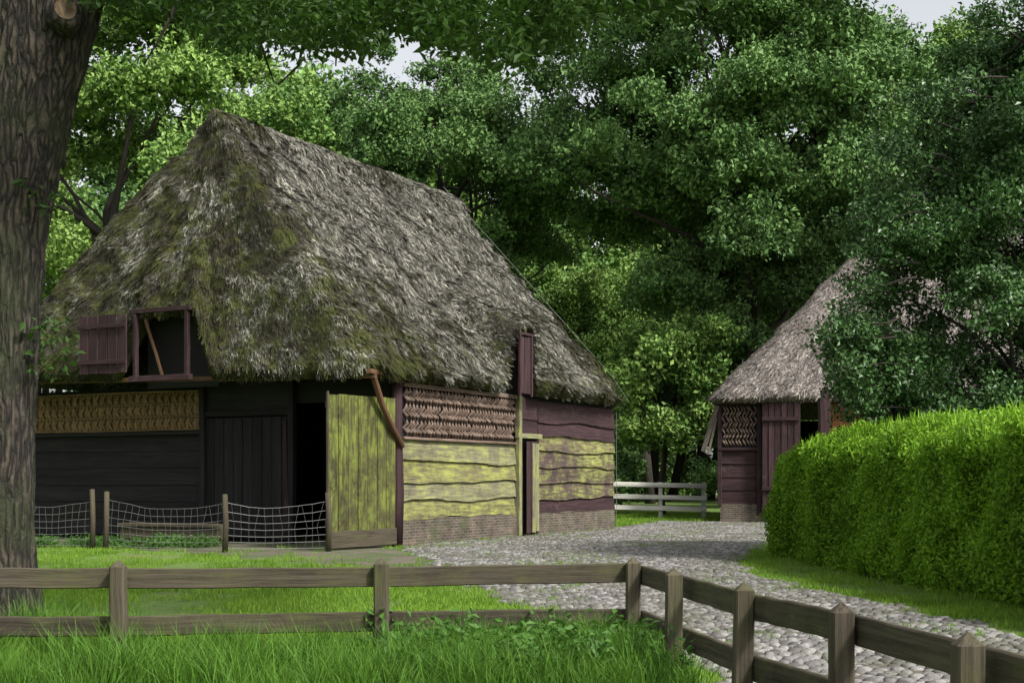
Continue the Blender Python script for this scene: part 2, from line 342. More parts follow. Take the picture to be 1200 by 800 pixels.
for l in (0,4):
    for k in range(4):
        a=l+k;b=l+(k+1)%4; F.append(np.column_stack([base+a,base+b,base+b+4,base+a+4]))
F=np.vstack(F).tolist()
for k in range(4): F+=np.column_stack([base+8+k,base+8+(k+1)%4,base+12]).tolist()
G=np.zeros((n,13,3)); G[:,:,1]=rn[:,None]
mb=MB(); mb.add(V.reshape(-1,3),F,G.reshape(-1,3)); mb.build('cobblestones',M['stone'],cp,True)
stoneP=P.copy()
# ---------------------------------------------------------------- thatch roof
def make_roof(parent,s0,s1,t0,t1,rs0,rs1,rt,zr,ez,bumps,mat,rad=.8,nstr=60000,sp=.1,nh=64,cap=.93,sag=0.0,moss_tonef=None,swid=.024,slen=.42,amp=1.0,lift=1.0):
    per=[]
    def seg(a,b,ra,rb,side):
        a=np.array(a,float);b=np.array(b,float); k=max(2,int(np.linalg.norm(b-a)/sp))
        for i in range(k):
            t=i/k; per.append((a+(b-a)*t,np.array([ra+(rb-ra)*t,rt]),side))
    def arc(c,a0,a1,r,rx,side):
        k=max(4,int(rad*1.6/sp))
        for i in range(k):
            a=a0+(a1-a0)*i/k; per.append((np.array([c[0]+r*math.cos(a),c[1]+r*math.sin(a)]),np.array([rx,rt]),side))
    h=math.pi
    seg((s1-rad,t0),(s0+rad,t0),rs1,rs0,'side'); arc((s0+rad,t0+rad),1.5*h,h,rad,rs0,'c')
    seg((s0,t0+rad),(s0,t1-rad),rs0,rs0,'front'); arc((s0+rad,t1-rad),h,.5*h,rad,rs0,'c')
    seg((s0+rad,t1),(s1-rad,t1),rs0,rs1,'back'); arc((s1-rad,t1-rad),.5*h,0,rad,rs1,'c')
    seg((s1,t1-rad),(s1,t0+rad),rs1,rs1,'far'); arc((s1-rad,t0+rad),0,-.5*h,rad,rs1,'c')
    n=len(per); hs=[-2,-1]+list(np.linspace(0,1,nh)); V=np.zeros((n,len(hs),3)); Gm=np.zeros((n,len(hs)))
    for i,(e,r,side) in enumerate(per):
        o=e-r; ln=np.linalg.norm(o); o/=ln; z0=ez(e[0],e[1]); B=0;hf=1
        for (sd,c,hw,soft,am,hff) in bumps:
            if sd==side:
                q=abs((e[0] if sd=='side' else e[1])-c); w=1-min(1,max(0,(q-hw)/soft)); w=w*w*(3-2*w); B=am*w; hf=hff
                if w>0: break
        nr=np.array([o[0]*(zr-z0),o[1]*(zr-z0),ln]); nr/=np.linalg.norm(nr)
        def S(hh):
            xy=r+o*(ln*(1-hh)); z=z0+(zr-z0)*hh-sag*math.sin(math.pi*hh)+B*max(0,1-hh/hf)
            return np.array([xy[0],xy[1],z])
        for j,hh in enumerate(hs):
            if hh==-2: p=S(.28)-np.array([o[0]*.35,o[1]*.35,.35])
            elif hh==-1: p=S(0)-np.array([o[0]*.16,o[1]*.16,.26])
            else:
                p=S(hh)
                if hh<1:
                    d=.22*noise.noise(Vector(p)*.8)+.12*noise.noise(Vector(p)*2.4)+.055*noise.noise(Vector(p)*8)
                    if hh>cap+.025*noise.noise(Vector(p)*4): d+=.12
                    if hh>.97: d*=.6
                    p=p+nr*d*amp
                else: p[2]+=.10+.05*noise.noise(Vector(p)*2)
                if hh<.04: p=p+np.array((0,0,.08*noise.noise(Vector(p)*4)))
            V[i,j]=p; Gm[i,j]=moss_tonef(e,hh,side) if moss_tonef else 0
    m_=len(hs); F=[]
    for i in range(n):
        i2=(i+1)%n
        for j in range(m_-1): F.append((i*m_+j,i*m_+j+1,i2*m_+j+1,i2*m_+j))
    mb=MB(); G=np.zeros((n,m_,3)); G[:,:,1]=.3; G[:,:,2]=Gm; G[:,:,0]=(np.arange(n)*sp)[:,None]; mb.add(V.reshape(-1,3),F,G.reshape(-1,3)); mb.build('thatch_body',mat,parent,True)
    A=V; V2=np.roll(V,-1,axis=0); lo=A[:,2:-1];hi=A[:,3:];lo2=V2[:,2:-1];hi2=V2[:,3:]
    e1=lo2-lo; e2=hi-lo; cr_=np.cross(e1,e2)+np.cross(hi2-hi,e2); ar=np.linalg.norm(cr_,axis=2); vis=np.ones(n)
    for i in range(n):
        if per[i][2] in('back','far'): vis[i]=.2
    ar=ar*vis[:,None]; pr=ar.ravel()/ar.sum(); ch=rng.choice(len(pr),nstr,p=pr); I=ch//ar.shape[1]; J=ch%ar.shape[1]
    u=rng.random(nstr)[:,None]; w=rng.random(nstr)[:,None]
    a=lo[I,J];b=lo2[I,J];c=hi[I,J];d=hi2[I,J]; p=(a*(1-u)+b*u)*(1-w)+(c*(1-u)+d*u)*w
    dn=(a-c); dn/=np.linalg.norm(dn,axis=1)[:,None]+1e-9
    nrm=cr_[I,J]; nrm/=np.linalg.norm(nrm,axis=1)[:,None]+1e-9; nrm*=np.where(nrm[:,2:3]<0,-1,1)
    sd=np.cross(dn,nrm); dd=dn+sd*rng.normal(size=(nstr,1))*.25; Ls=slen*rng.uniform(.4,1.3,(nstr,1)); W=swid*rng.uniform(.5,1.5,(nstr,1))
    p0=p+nrm*.003; p1=p+dd*Ls+nrm*(.008+.035*rng.random((nstr,1)))*lift; Vs=np.stack([p0-sd*W/2,p0+sd*W/2,p1+sd*W*.35,p1-sd*W*.35],1)
    Gs=np.zeros((nstr,4,3)); Gs[:,:,1]=rng.random((nstr,1)); Gs[:,:,2]=Gm[I,J+2][:,None]; Gs[:,:,0]=(I*sp)[:,None]+u*sp
    bi=np.arange(nstr)*4; Fs=np.column_stack([bi,bi+1,bi+2,bi+3]).tolist()
    mb=MB(); mb.add(Vs.reshape(-1,3),Fs,Gs.reshape(-1,3))
    k=int(nstr*.06); I=rng.integers(0,n,k); f=rng.random((k,1)); mix=rng.random((k,1)); i2=(I+1)%n
    p=(V[I,2]*(1-f)+V[i2,2]*f)*mix+(V[I,1]*(1-f)+V[i2,1]*f)*(1-mix)
    dn=V[I,2]-V[I,3]; dn/=np.linalg.norm(dn,axis=1)[:,None]+1e-9; tg=V[i2,2]-V[I,2]; tg/=np.linalg.norm(tg,axis=1)[:,None]+1e-9
    q=p+dn*rng.uniform(.03,.13,(k,1))*lift; p=p-dn*.1; Vs=np.stack([p-tg*.011,p+tg*.011,q+tg*.006,q-tg*.006],1)
    Gs=np.zeros((k,4,3)); Gs[:,:,1]=rng.random((k,1))*.8; Gs[:,:,2]=Gm[I,2][:,None]; Gs[:,:,0]=(I*sp)[:,None]
    bi=np.arange(k)*4; mb.add(Vs.reshape(-1,3),np.column_stack([bi,bi+1,bi+2,bi+3]).tolist(),Gs.reshape(-1,3))
    mb.build('thatch_straw',mat,parent)
# ---------------------------------------------------------------- barn 1
ang=math.atan2(.883,.47); barn=empty('thatched_barn',(-2.6,30.8,0),ang)
def ez1(s,t): return 3.98+max(0,min(1,(t-1)/11))*.28
def moss_tone1(e,h,side):
    if side=='side':
        v=.12*max(0,1-h/.6)-.045
        if e[0]<2.5: v+=.07*(1-max(0,e[0])/2.5)
        if h>.93: v+=.06
        return v
    if side in('front','c'): return .095+.03*max(0,1-h/.8)  # front face and corners get more moss and darker thatch
    return 0
make_roof(barn,-1.55,12.3,-.42,12.2,.7,12.5,5.9,10.7,ez1,[('side',5.35,.36,.55,1.5,.42),('front',5.5,.85,.7,1.5,.5)],M['thatch'],nstr=135000,moss_tonef=moss_tone1,swid=.018,slen=.22)
SW=lambda a,o,z:(a,-o,z); FW=lambda a,o,z:(-o,a,z)
mb=MB()
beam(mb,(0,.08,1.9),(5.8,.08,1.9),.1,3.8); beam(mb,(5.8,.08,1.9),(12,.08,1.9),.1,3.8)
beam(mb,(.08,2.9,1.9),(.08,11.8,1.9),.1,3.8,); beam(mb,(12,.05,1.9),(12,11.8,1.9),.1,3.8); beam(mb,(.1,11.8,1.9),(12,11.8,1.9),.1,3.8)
beam(mb,(.08,.2,3.55),(.08,2.9,3.55),.1,.5); beam(mb,(6,.3,2.1),(6,11.5,2.1),.1,4.2)  # cross partition added in dark colour so no daylight shows through the doorway
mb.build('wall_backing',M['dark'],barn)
mb=MB(); beam(mb,(.05,0,.31),(5.75,0,.31),.16,.6,jit=.003); beam(mb,(6.9,0,.31),(12.02,0,.31),.16,.6,jit=.003); mb.build('brick_plinth',M['brick'],barn)
mb=MB(); mg=MB(); mp_=MB(); mx=MB()
zz=[.60,1.02,1.46,1.93,2.40]
for i in range(4): clap(mb if i%2==0 else mg,SW,.14,5.62,zz[i],zz[i+1],.065,i+1,.09)
zz=[.60,.98,1.42,1.86,2.28,2.68,3.08,3.6]
for i in range(7):
    tgt=[mp_,mx,mx,mx,mx,mp_,mp_][i]; clap(tgt,SW,6.92,12.02,zz[i],zz[i+1],.06,i+20,.09)
clap(mp_,SW,5.6,6.95,2.72,3.1,.02,50,.06); clap(mp_,SW,5.6,6.95,3.1,3.65,.02,51,.06)
mb.build('lichen_boards',M['lichen'],barn); mg.build('grey_boards',M['lichengrey'],barn); mx.build('stained_boards',M['mixw'],barn)
vplanks(mp_,SW,6.16,6.85,.08,2.55,.10,3); mp_.build('tarred_boards',M['purple'],barn)
mb=MB(); vplanks(mb,SW,6.42,6.80,.1,2.5,.14,2); beam(mb,(5.72,-.1,.05),(5.72,-.1,3.7),.16,.13,up=(0,1,0)); beam(mb,(5.6,-.11,2.66),(6.98,-.11,2.66),.1,.13); mb.build('side_door',M['lichengrey'],barn)
def weave(mb,mp,a0,a1,z0,z1,nr,step,lean,rad):
    rh=(z1-z0)/nr
    for r_ in range(nr):
        z=z0+rh*(r_+.5); sgn=1 if r_%2 else -1; a=a0
        while a<a1:
            j=rng.normal()*.012; h_=rh*.54
            tube(mb,[mp(a-lean+j,.05,z-sgn*h_),mp(a+j,.10+.03*rng.random(),z),mp(a+lean+j,.05,z+sgn*h_)],[rad*.45,rad,rad*.45],6,.35,9)
            a+=step*(1+.12*rng.normal())
mb=MB(); weave(mb,SW,.26,5.5,2.50,3.60,6,.145,.075,.042)
beam(mb,(.15,-.08,2.45),(5.6,-.08,2.45),.08,.06); beam(mb,(.15,-.08,3.66),(5.6,-.08,3.66),.1,.1)
mb.build('woven_side_panel',M['wicker'],barn,False)
mb=MB(); vplanks(mb,SW,5.06,5.62,3.72,5.2,.50,3,.035); beam(mb,(5.02,-.50,3.66),(5.02,-.50,5.25),.07,.07,up=(0,1,0)); beam(mb,(5.67,-.50,3.66),(5.67,-.50,5.25),.07,.07,up=(0,1,0)); beam(mb,(4.95,-.50,5.26),(5.75,-.50,5.26),.08,.07)
beam(mb,(5.6,-.3,3.7),(5.6,-.3,5.2),.5,.03,up=(1,0,0))
mb.build('loft_hatch',M['purple'],barn)
mb=MB(); beam(mb,(4.8,-.02,4.4),(6.0,-.02,4.4),.04,1.7); beam(mb,(-.85,4.4,4.65),(-.85,6.6,4.65),.04,1.9); mb.build('loft_shade_panel',M['dark'],barn)  # near-black panels painted as the shade inside both loft openings
mb=MB(); vplanks(mb,FW,2.9,5.5,.08,3.0,.05,9); 
for i in range(6): clap(mb,FW,5.6,11.8,.12+i*.42,.12+(i+1)*.42,.02,70+i,.05)
beam(mb,(-.06,2.9,3.1),(-.06,5.6,3.1),.14,.14); beam(mb,(-.12,5.6,2.66),(-.12,11.8,2.66),.1,.09)
for t_ in (2.86,5.55,11.75): beam(mb,(-.1,t_,0),(-.1,t_,3.9),.15,.15,up=(0,1,0),bow=.02)
beam(mb,(-.03,2.9,3.5),(-.03,5.5,3.5),.05,.75)
mb.build('black_front_boards',M['black'],barn)
mb=MB(); z0,z1=2.74,3.68
a=5.65
while a<11.6:
    for lv in range(3):
        zb=z0+(z1-z0)*lv/3; zt_=z0+(z1-z0)*(lv+1)/3; 
        for q in (0,1):
            x0=a+(.13 if q else 0)+rng.normal()*.01; x1=a+(0 if q else .13)+rng.normal()*.01
            tube(mb,[(-.07,x0,zb),(-.11-.02*rng.random(),(x0+x1)/2,(zb+zt_)/2),(-.07,x1,zt_)],[.028,.045,.028],5,.3,8)
    a+=.24
beam(mb,(-.04,5.65,(z0+z1)/2),(-.04,11.7,(z0+z1)/2),.03,z1-z0)
for lv in range(4): beam(mb,(-.12,5.6,z0+(z1-z0)*lv/3),(-.12,11.7,z0+(z1-z0)*lv/3),.03,.035,bow=.015)
mb.build('woven_front_panel',M['straw'],barn,False)
mb=MB(); tube(mb,[(-.03,0,0),(0.02,-.03,1.2),(-.04,-.04,2.4),(0,0,3.95)],[.15,.13,.12,.13],12,.15,3)
beam(mb,(-.04,3.0,0),(-.08,3.05,2.9),.1,.1,up=(0,1,0),bow=.04); mb.build('corner_post',M['purple'],barn,True)
mb=MB(); tube(mb,[(-.02,-.16,2.25),(-.45,-.20,2.62),(-.85,-.17,3.15),(-1.25,-.2,3.78)],[.065,.07,.07,.065],8,.15,4)
beam(mb,(-1.5,-.25,3.84),(.3,-.2,3.80),.11,.10,bow=.02); beam(mb,(-1.3,-.3,3.74),(-1.3,4.0,3.82),.10,.09,bow=.03); beam(mb,(-1.3,4,3.84),(-1.3,11.8,4.0),.11,.1)
mb.build('eave_brace',M['brown'],barn)
hx,tx=np.array((-.25,-.12)),np.array((-2.25,.28)); dv=(tx-hx)/np.linalg.norm(tx-hx); LW=np.linalg.norm(tx-hx)
nn_=np.array((dv[1],-dv[0]))
if nn_[1]>0: nn_=-nn_
DW=lambda a,o,z:(hx[0]+dv[0]*a+nn_[0]*o,hx[1]+dv[1]*a+nn_[1]*o,z)
mb=MB(); vplanks(mb,DW,.0,LW,.06,3.34,.0,7,.04); mb.build('barn_door_planks',M['doorw'],barn)
mb=MB()
beam(mb,DW(.0,.035,.24),DW(LW,.035,.22),.04,.36); beam(mb,DW(0,-.06,3.1),DW(LW,-.06,3.1),.05,.14); beam(mb,DW(0,-.06,.6),DW(LW,-.06,.6),.05,.14); beam(mb,DW(LW+.02,.01,.06),DW(LW+.02,.01,3.38),.05,.05,up=(0,1,0))
mb.build('barn_door_frame',M['fence'],barn)
mb=MB(); vplanks(mb,lambda a,o,z:(-1.78-o-.05*(a-6.3),a,z),6.4,7.85,4.02,5.42,0,5,.04)
beam(mb,(-1.85,6.4,4.3),(-1.92,7.85,4.3),.03,.10); beam(mb,(-1.85,6.4,5.15),(-1.92,7.85,5.15),.03,.10)
beam(mb,(-1.6,4.72,3.9),(-1.6,4.72,5.5),.11,.1,up=(0,1,0)); beam(mb,(-1.6,6.3,3.9),(-1.6,6.3,5.5),.11,.1,up=(0,1,0)); beam(mb,(-1.62,4.6,3.88),(-1.62,6.45,3.88),.14,.13); beam(mb,(-1.6,4.6,5.48),(-1.6,6.45,5.48),.12,.1)
mb.build('loft_shutter',M['purple'],barn)
mb=MB(); beam(mb,(-1.45,5.6,3.95),(-1.5,6.1,5.3),.06,.06); mb.build('loft_stay',M['brown'],barn)
# lightning conductor lying just above the thatch near the far verge
mb=MB(); wp_=[(11.9,5.9,10.95)]+[(11.9,-.42+6.32*h,3.98+6.72*h+.24) for h in (.93,.8,.65,.5,.35,.2,.06)]+[(11.9,-.55,3.9),(11.95,-.16,3.55),(11.95,-.16,.05)]
tube(mb,wp_,[.007]*len(wp_),5); mb.build('lightning_conductor',M['wire'],barn)
# ---------------------------------------------------------------- barn 2
b2=empty('thatched_barn',(7.35,48,0),math.radians(-14))
make_roof(b2,-.45,20,-.65,14,7.0,14,6.7,13.2,lambda s,t:4.42,[],M['thatch2'],nstr=70000,rad=.9,sp=.14,nh=60,sag=.25,swid=.024,slen=.24,cap=.96,amp=.5,lift=.5)
mb=MB(); beam(mb,(0,.1,2),(2.7,.1,2),.1,4.2); beam(mb,(3.6,.1,2),(19.5,.1,2),.1,4.2); beam(mb,(.05,.2,2),(.05,13.3,2),.1,4.2); beam(mb,(0,13.3,2),(19.5,13.3,2),.1,4.2); beam(mb,(19.5,.2,2),(19.5,13.3,2),.1,4.2); mb.build('wall_backing',M['dark'],b2)
mb=MB(); beam(mb,(-.02,0,.33),(2.6,0,.33),.18,.66); mb.build('brick_plinth',M['brick'],b2)
mb=MB()
for i in range(4): clap(mb,SW,-.03,1.3,.66+i*.47,.66+(i+1)*.47,.015,90+i,.06)
beam(mb,(-.04,-.06,0.6),(-.04,-.06,4.2),.14,.14,up=(0,1,0)); beam(mb,(1.33,-.1,.3),(1.33,-.1,4.25),.16,.14,up=(0,1,0)); beam(mb,(-.1,-.1,2.58),(1.35,-.1,2.58),.1,.1)
vplanks(mb,lambda a,o,z:(a,-.25-o-.1*a,z),1.45,2.75,.45,4.2,0,6,.04); beam(mb,(1.45,-.47,1.2),(2.75,-.6,1.2),.04,.13); beam(mb,(1.45,-.47,3.6),(2.75,-.6,3.6),.04,.13)
beam(mb,(3.6,-.1,.3),(3.6,-.1,4.25),.16,.14,up=(0,1,0)); beam(mb,(0,-.1,4.2),(19,-.1,4.2),.1,.16)
for i in range(7): clap(mb,SW,5.0,19.4,.4+i*.53,.4+(i+1)*.53,.02,110+i,.06)
mb.build('tarred_boards',M['purple'],b2)
mb=MB(); weave(mb,SW,.10,1.22,2.70,4.1,7,.12,.06,.036)
mb.build('woven_panel',M['wicker'],b2)
mb=MB()
for i in range(7): clap(mb,SW,3.7,5.0,.4+i*.53,.4+(i+1)*.53,.02,110+i,.06)
mb.build('red_boards',M['orange'],b2)
mb=MB(); beam(mb,(-.12,-.15,4.1),(-.62,-.1,2.5),.16,.05,up=(0,1,.1)); beam(mb,(-.1,-.05,3.9),(-.45,-.05,2.4),.08,.08); mb.build('side_flap',M['flap'],b2)
# ---------------------------------------------------------------- near fence
fe=empty('wooden_fence'); mb=MB(); mr=MB()
posts=[(-6.3,10.3),(-3.0,10.4),(-1.03,10.75),(.97,11.0),(1.13,9.5),(1.38,8.22),(1.68,6.95),(1.86,5.55),(2.1,4.2)]
for i,(x,y) in enumerate(posts):
    beam(mb,(x,y,-.1),(x+rng.normal()*.012,y+rng.normal()*.012,.835+rng.normal()*.006),.115,.11,up=(0,1,0),point=.055,jit=.004,cham=.012)
mb.build('posts',M['fence'],fe)
def off(p,q,d):
    v=np.array(q)-np.array(p); v/=np.linalg.norm(v); return np.array((-v[1],v[0]))*d
for a,b in ((0,1),(1,3)):
    o=off(posts[a],posts[b],.085)
    for z in (.745,.375):
        e=.05 if b==1 else .07
        beam(mr,(posts[a][0]+o[0],posts[a][1]+o[1],z),(posts[b][0]+o[0]+(-.004 if b==1 else e),posts[b][1]+o[1],z+.004),.042,.155,seg=12,jit=.005,bow=.01)
for a,b in ((3,5),(5,6),(6,8)):
    o=off(posts[a],posts[b],.085)
    for z in (.735,.37):
        beam(mr,(posts[a][0]+o[0],posts[a][1]+o[1]-.003,z),(posts[b][0]+o[0],posts[b][1]+o[1],z),.042,.155,seg=12,jit=.004,bow=.008)
mr.build('rails',M['fence'],fe)
fe=empty('wooden_fence'); mb=MB()
for x in (3.7,5.5,7.1): beam(mb,(x,50.6,0),(x,50.6,1.42),.14,.14,up=(0,1,0))
for z in (.45,.85,1.3): beam(mb,(3.6,50.5,z+.05),(7.2,50.5,z-.03),.05,.17)
mb.build('posts_and_rails',M['pale'],fe)
wf=empty('wire_fence'); mb=MB(); wp=[(-12.6,30.6),(-9.1,29.6),(-8.75,29.4),(-5.95,28.3),(-3.85,28.6)]
for i,(x,y) in enumerate(wp): tube(mb,[(x,y,0),(x+.02,y,.6),(x+rng.normal()*.05,y,1.2+.1*rng.random())],[.065,.06,.055],8,.1,5)
mb.build('posts',M['fence'],wf,True)
mb=MB()
for a,b in ((0,1),(2,3),(3,4)):
    A=np.array(wp[a]);B=np.array(wp[b]); ln=np.linalg.norm(B-A); k=int(ln/.16); w=wob(a+5,2)
    def wz(t,z): return z-(.16*math.sin(math.pi*t)*z)+.05*w(t*ln)*z
    for z in (.08,.22,.36,.52,.68,.86,1.05):
        tube(mb,[(*(A+(B-A)*t),wz(t,z)) for t in np.linspace(0,1,k+1)],[.0042]*(k+1),3)
    for i in range(k+1):
        t=i/k; q=A+(B-A)*t; jx=rng.normal()*.03; tube(mb,[(q[0],q[1],wz(t,.08)),(q[0]+jx,q[1],wz(t,.52)),(q[0]-jx,q[1],wz(t,1.05))],[.0042]*3,3)
mb.build('wire_netting',M['wire'],wf)
tr_=MB(); beam(tr_,(-9.2,32.2,.45),(-6.6,31.2,.45),.35,.08); beam(tr_,(-9.2,32.1,.28),(-6.6,31.1,.28),.05,.3); beam(tr_,(-9,32.3,0),(-9,32.3,.5),.1,.1,up=(0,1,0)); beam(tr_,(-6.8,31.4,0),(-6.8,31.4,.5),.1,.1,up=(0,1,0)); tr_.build('feeding_trough',M['fence'])
mb=MB(); beam(mb,(8.0,35,0),(8.0,35,3.6),.26,.26,up=(0,1,0)); beam(mb,(7.94,35,3.62),(8.1,35,3.64),.36,.2,up=(0,1,0),point=.12); mb.build('wooden_post',M['purple'])
# ---------------------------------------------------------------- near oak
oak=empty('oak_tree'); mb=MB()
ctl=[(-5.02,13.1,-.1,.64),(-5.04,13.1,.25,.49),(-5.02,13.1,.8,.42),(-5.0,13.1,2,.39),(-4.97,13.1,3.2,.385),(-4.90,13.1,4.0,.39),(-4.74,13.1,4.8,.41),(-4.56,13.1,5.5,.45),(-4.42,13.1,6.1,.47),(-4.3,13.1,7,.40),(-4.1,13.2,9,.34),(-3.9,13.4,12,.2)]
ctl=np.array(ctl); zs=np.linspace(-.1,12,300); cx=np.interp(zs,ctl[:,2],ctl[:,0]);cy=np.interp(zs,ctl[:,2],ctl[:,1]);cr=np.interp(zs,ctl[:,2],ctl[:,3])
ker=np.ones(15)/15; 
cx=np.convolve(np.pad(cx,7,'edge'),ker,'valid'); cr=np.convolve(np.pad(cr,7,'edge'),ker,'valid')
V=[];F=[];sg=150
for i,z in enumerate(zs):
    for k in range(sg):
        a=2*math.pi*k/sg; x,y=math.cos(a),math.sin(a)
        nz=abs(noise.noise(Vector((x*8,y*8,z*1.2))))*.18-.05+abs(noise.noise(Vector((x*17,y*17,z*3.0))))*.07+noise.noise(Vector((x*1.2,y*1.2,z*.5)))*.08
        r=cr[i]*(1+nz); V.append((cx[i]+x*r,cy[i]+y*r,z))
for i in range(len(zs)-1):
    for k in range(sg): F.append((i*sg+k,i*sg+(k+1)%sg,(i+1)*sg+(k+1)%sg,(i+1)*sg+k))
mb.add(V,F)
limbs=[((-4.2,13.1,6.6),(-1.5,13.6,7.1)),((-4.2,13,6.9),(.8,14.5,7.6)),((-4.3,13.1,7.2),(-2.6,11.8,7.4)),((-4.1,13.2,8),(2.6,15.5,8.3)),((-4.6,13,6.6),(-7,12.5,8))]
for a,b in limbs:
    pp=curve_pts(a,b,10,.06); tube(mb,pp,list(np.linspace(.2,.03,10)),8,.15)
    for k in range(6):
        s=pp[3+k]; e=s+np.array((rng.uniform(-.3,1.2),rng.uniform(-.5,.8),rng.uniform(-1.3,-.1))); tube(mb,curve_pts(s,e,6,.15),list(np.linspace(.035,.008,6)),5)
mb.build('trunk_and_limbs',M['bark'],oak,True)
mb=MB(); c0=np.array((-4.16,12.68,5.84)); ax=np.array((.45,-.85,.12)); ax/=np.linalg.norm(ax)
tube(mb,[c0-ax*.2,c0,c0+ax*.05,c0+ax*.07],[.19,.165,.14,.12],20,.2,5); mb.build('sawn_branch_stub',M['bark'],oak,True)
mb=MB(); tube(mb,[c0+ax*.04,c0+ax*.075],[.11,.10],16); mb.build('sawn_branch_face',M['cut'],oak)
P=[]
for i in range(1600):
    y=rng.uniform(11.5,17); u=rng.uniform(60,860)
    low=np.interp(u,[60,130,220,300,400,450,520,600,650,700,800,860],[5,15,45,68,78,50,60,88,68,30,22,0])
    if noise.noise(Vector((u/50,y*.6,1)))<-.10: continue
    v=low-20-abs(rng.normal())*50; x=(u-600)/FP*y; z=CH+(562-v)/FP*y
    P.append((x,y,z))
for i in range(700): P.append((rng.uniform(-8,3.5),rng.uniform(10,18),rng.uniform(7.4,10.5)))
for (u,v) in ((62,385),(52,240),(60,400),(30,225),(58,428)): P.append(((u-600)/FP*12.9,12.9,CH+(562-v)/FP*12.9))
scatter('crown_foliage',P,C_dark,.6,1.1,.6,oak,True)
# ---------------------------------------------------------------- trees
ex=[(np.array((rng.uniform(5,14),rng.uniform(51.5,54),rng.uniform(12.5,22))),rng.uniform(.8,1.7)) for i in range(30)]
tree('oak_tree',(12.2,61,0),(10.6,60,8),(9.4,58,16.8),(9.2,7,10.0),150,.8,1.9,C_oak,24,.55,limbs=24,extra=ex)
tree('oak_tree',(-2,66,0),(-2.5,66,9),(-3.0,65,15.5),(8,6,7.4),88,.8,1.9,C_oak,23,.45,limbs=22)
tree('lime_tree',(-14.5,50,0),(-14.3,50,6),(-13.5,50,13.6),(7.5,6,8.6),98,.8,1.8,C_light,24,.4)
tree('beech_tree',(22,68,0),(22,68,8),(21,67,17),(7.5,6,9.5),66,1.0,2.1,C_light,22,.4)
tree('beech_tree',(6.3,57,0),(6.4,57,3),(6.5,56,5.6),(2.9,2.4,3.0),40,.5,1.1,C_light,32,.16)
tree('oak_tree',(4.2,74,0),(4.2,74,4),(3.9,73,8.0),(4.5,4,5.5),44,1.0,1.8,C_light,22,.25)
hol=empty('holly_tree'); mb=MB(); lb=[]
def hxb(z): return np.interp(z,[1.2,2.5,4,5,5.75,6.5,7.9,9.5,11],[6.7,6.2,5.95,6.2,6.55,6.9,7.4,8.5,10.2])
for i in range(270):
    z=rng.uniform(1.6,10.3); r=rng.uniform(.38,.85); xb=hxb(z)+.25*noise.noise(Vector((z*1.3,1,1)))*2; x=xb+r+rng.random()**1.3*(13.2-xb-r); y=25+rng.uniform(-2.4,1.6)*min(1,(x-xb)/2.0+.25)
    lb.append((np.array((x,y,z)),r))
tube(mb,curve_pts((9.6,25,0),(10.2,25,8.5),8,.04),list(np.linspace(.22,.05,8)),8)
for q,r in lb[::8]: tube(mb,curve_pts((9.8,25.3,max(1.0,q[2]-2)),q,6,.1),list(np.linspace(.06,.015,6)),5)
for i in range(54):
    zz_=rng.uniform(2.6,9.5); s=np.array((hxb(zz_)+.7,24.3+rng.normal()*.5,zz_)); e=s+np.array((-rng.uniform(.6,1.25),rng.uniform(-.4,.3),rng.uniform(-.35,.6)))
    pp=curve_pts(s,e,5,.1); tube(mb,pp,[.02,.018,.015,.01,.006],4); lb.append((e,.2)); lb.append((pp[3],.24))
mb.build('trunk_and_limbs',M['limb'],hol,True); scatter('crown_foliage',lobe_pts(lb,60,.95),C_holly,.6,1.15,1.2,hol,True)
# ---------------------------------------------------------------- hedge
hd=empty('hedge'); A=np.array((6.55,26.2));B=np.array((7.5,12.5)); hw=1.35; H=2.2
hln=np.linalg.norm(B-A); hax=(B-A)/hln; hsd=np.array((-hax[1],hax[0]))
if hsd[0]<0: hsd=-hsd
def topz(x,l): return H*(1-.18*(abs(x)/hw)**3)*(1-.16*max(0,1-(l+hw)/3.2)**2)
def hsurf(n):
    out=[]
    for i in range(n):
        l=-hw+rng.random()*(hln+hw); r=rng.random()
        if r<.42: x=rng.uniform(-hw,hw); z=topz(x,l)+.04
        else: z=rng.uniform(.05,H*.88); x=(-1 if rng.random()<.78 else 1)*hw*(1-.20*(z/H)**3)
        if l<0: x*=math.sqrt(max(0,1-(l/hw)**2))
        p=A+hax*l+hsd*x; bz=.20*noise.noise(Vector((p[0]*.8,p[1]*.8,z*.8)))+.13*noise.noise(Vector((p[0]*2.3,p[1]*2.3,z*2.3)))
        p=p+hsd*np.sign(x)*bz; out.append((p[0],p[1],z+bz*.8))
    return out
def capsurf(n):
    out=[]
    for i in range(n):
        a=rng.uniform(math.pi*.5,math.pi*1.5); z=rng.uniform(.05,H*.84); r=hw*(1-.25*(z/H)**3)
        p=A+hax*math.cos(a)*r+hsd*math.sin(a)*r; b_=.22*noise.noise(Vector((p[0]*.9,p[1]*.9,z*.9))); out.append((p[0]+b_,p[1]+b_,z))
    return out
scatter('hedge_foliage',hsurf(4900)+capsurf(850),C_hedge,.65,1.15,1.2,hd,True)
top=[p for p in hsurf(2600) if p[2]>H*.80]
C_shoot=tufts('hedge_shoots',M['l_hedge'],9,.12,.24,.028,.35)
scatter('hedge_shoots',[(x,y,z+.02) for x,y,z in top],C_shoot,.4,1.2,.3,hd,True)
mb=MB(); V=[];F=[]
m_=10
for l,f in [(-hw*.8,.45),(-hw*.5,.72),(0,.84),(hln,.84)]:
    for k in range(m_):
        a=math.pi*k/(m_-1); x=math.copysign(abs(math.cos(a))**.4,math.cos(a))*hw*f; z=H*.82*(math.sin(a)**.5 if 0<k<m_-1 else 0); p=A+hax*l+hsd*x; V.append((p[0],p[1],z))
